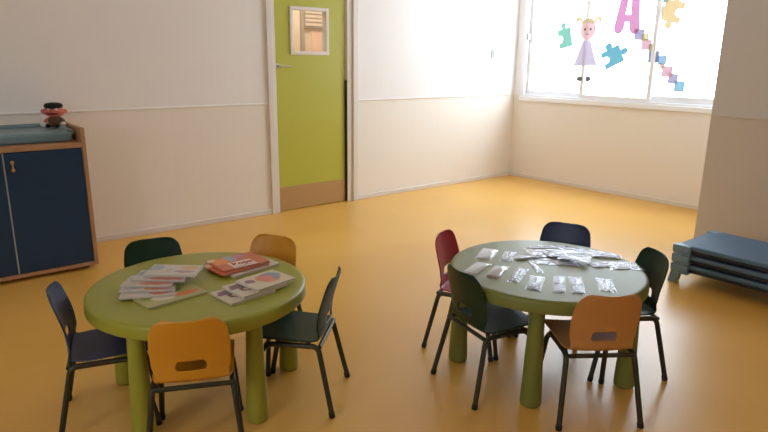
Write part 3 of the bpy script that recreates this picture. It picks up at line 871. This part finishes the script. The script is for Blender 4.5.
packet('square packet with grey print lying behind the tan orange chair back', (.002, -.285), .16, .066, 38, 'print', seed=9)
packet('long thin white strip packet lying beside the heap of bags', (-.020, .052), .215, .03, 52, 'haze', seed=10, th=.005)
hp = 'plastic bags heaped on the round table'
packet('long thin shiny bag along the back edge of the heap', (.235, .175), .235, .045, -35, 'haze', seed=11, wob=.003, group=hp)
packet('long pale bag sticking out left of the heap', (.085, .110), .235, .05, -22, 'haze', z=.4862, seed=12, wob=.003, group=hp)
packet('milky bag at the bottom of the heap, on the viewer side', (.085, .02), .22, .11, -46, 'haze', seed=13, wob=.003, th=.006, group=hp)
packet('crumpled milky bag in the middle of the heap', (.175, .085), .24, .12, -33, 'print', z=.4868, seed=14, wob=.003, th=.006, group=hp)
packet('crumpled bag on top of the heap, nearest the navy chair', (.215, .050), .21, .11, -25, 'haze', z=.4932, seed=15, wob=.003, th=.006, group=hp)
packet('shiny bag at the viewer-side right end of the heap', (.165, -.030), .14, .10, -60, 'print', z=.4995, seed=16, wob=.003, th=.006, group=hp)
packet('flat bag with faint stripes lying behind the clear bag on the right', (.355, -.03), .15, .06, -58, 'print', seed=17, wob=.003, group=hp)
packet('striped bag overlapping the flat bag on the right', (.338, -.085), .13, .055, -50, 'haze', z=.4855, seed=18, wob=.003, group=hp)
packet('crinkled bluish clear bag at the right edge of the table', (.275, -.20), .15, .11, -40, 'print', seed=19, wob=.004, th=.012, group=hp)
packet('small clear bag left of the crinkled bluish bag', (.21, -.135), .11, .07, -20, 'haze', seed=20, wob=.005, th=.012, group=hp)

# ------------------------------------------------------------------ light
w = bpy.data.worlds.new('overcast_sky'); S.world = w; w.use_nodes = True
bg = w.node_tree.nodes['Background']
bg.inputs[0].default_value = (.86, .96, 1.10, 1); bg.inputs[1].default_value = 5.7

def area(name, loc, rot, sx, sy, power, col=(1, 1, 1), portal=False):
    l = bpy.data.lights.new(name, 'AREA'); l.shape = 'RECTANGLE'; l.size = sx; l.size_y = sy; l.energy = power; l.color = col
    o = bpy.data.objects.new(name, l); COL.objects.link(o); o.location = loc; o.rotation_euler = rot
    if portal: l.cycles.is_portal = True
    return o
area('window_portal', (XW + .21, (WY0 + WY1) / 2, (WZ0 + WZ1) / 2), (0, radians(90), 0), WZ1 - WZ0 + .1, WY1 - WY0 + .1, 1, portal=True)
area('window_portal', (XL - .21, (LY0 + LY1) / 2, (LZ0 + LZ1) / 2), (0, radians(-90), 0), LZ1 - LZ0 + .1, LY1 - LY0 + .1, 1, portal=True)  # sky light through the opening added in the left wall
area('corridor_fill', (3.4, 5.6, ZC - .02), (0, 0, 0), 1.2, .5, 22, (1, .93, .85))  # unseen area light, added to brighten the closed corridor

# ------------------------------------------------------------------ camera
f, pitch, roll, yaw, h = 608.571, .249767, .0115223, .6885338, 1.339
cy, sy = cos(yaw), sin(yaw); cp, sp = cos(pitch), sin(pitch); cr, sr = cos(roll), sin(roll)
fwd0 = Vector((sy, cy, 0)); right0 = Vector((cy, -sy, 0)); up0 = Vector((0, 0, 1))
fwd = cp * fwd0 - sp * up0; up = cp * up0 + sp * fwd0
R = cr * right0 + sr * up; U = -sr * right0 + cr * up
cam = bpy.data.cameras.new('camera'); cam.sensor_width = 36; cam.lens = f * 36 / 768; cam.clip_start = .05
co = bpy.data.objects.new('camera', cam); COL.objects.link(co)
co.matrix_world = Matrix(((R.x, U.x, -fwd.x, 0), (R.y, U.y, -fwd.y, 0), (R.z, U.z, -fwd.z, h), (0, 0, 0, 1)))
S.camera = co

S.view_settings.view_transform = 'Standard'; S.view_settings.look = 'None'
S.view_settings.exposure = 1.03; S.view_settings.gamma = 1.0; S.view_settings.use_curve_mapping = False
S.cycles.max_bounces = 16; S.cycles.diffuse_bounces = 8; S.cycles.glossy_bounces = 4; S.cycles.transparent_max_bounces = 24
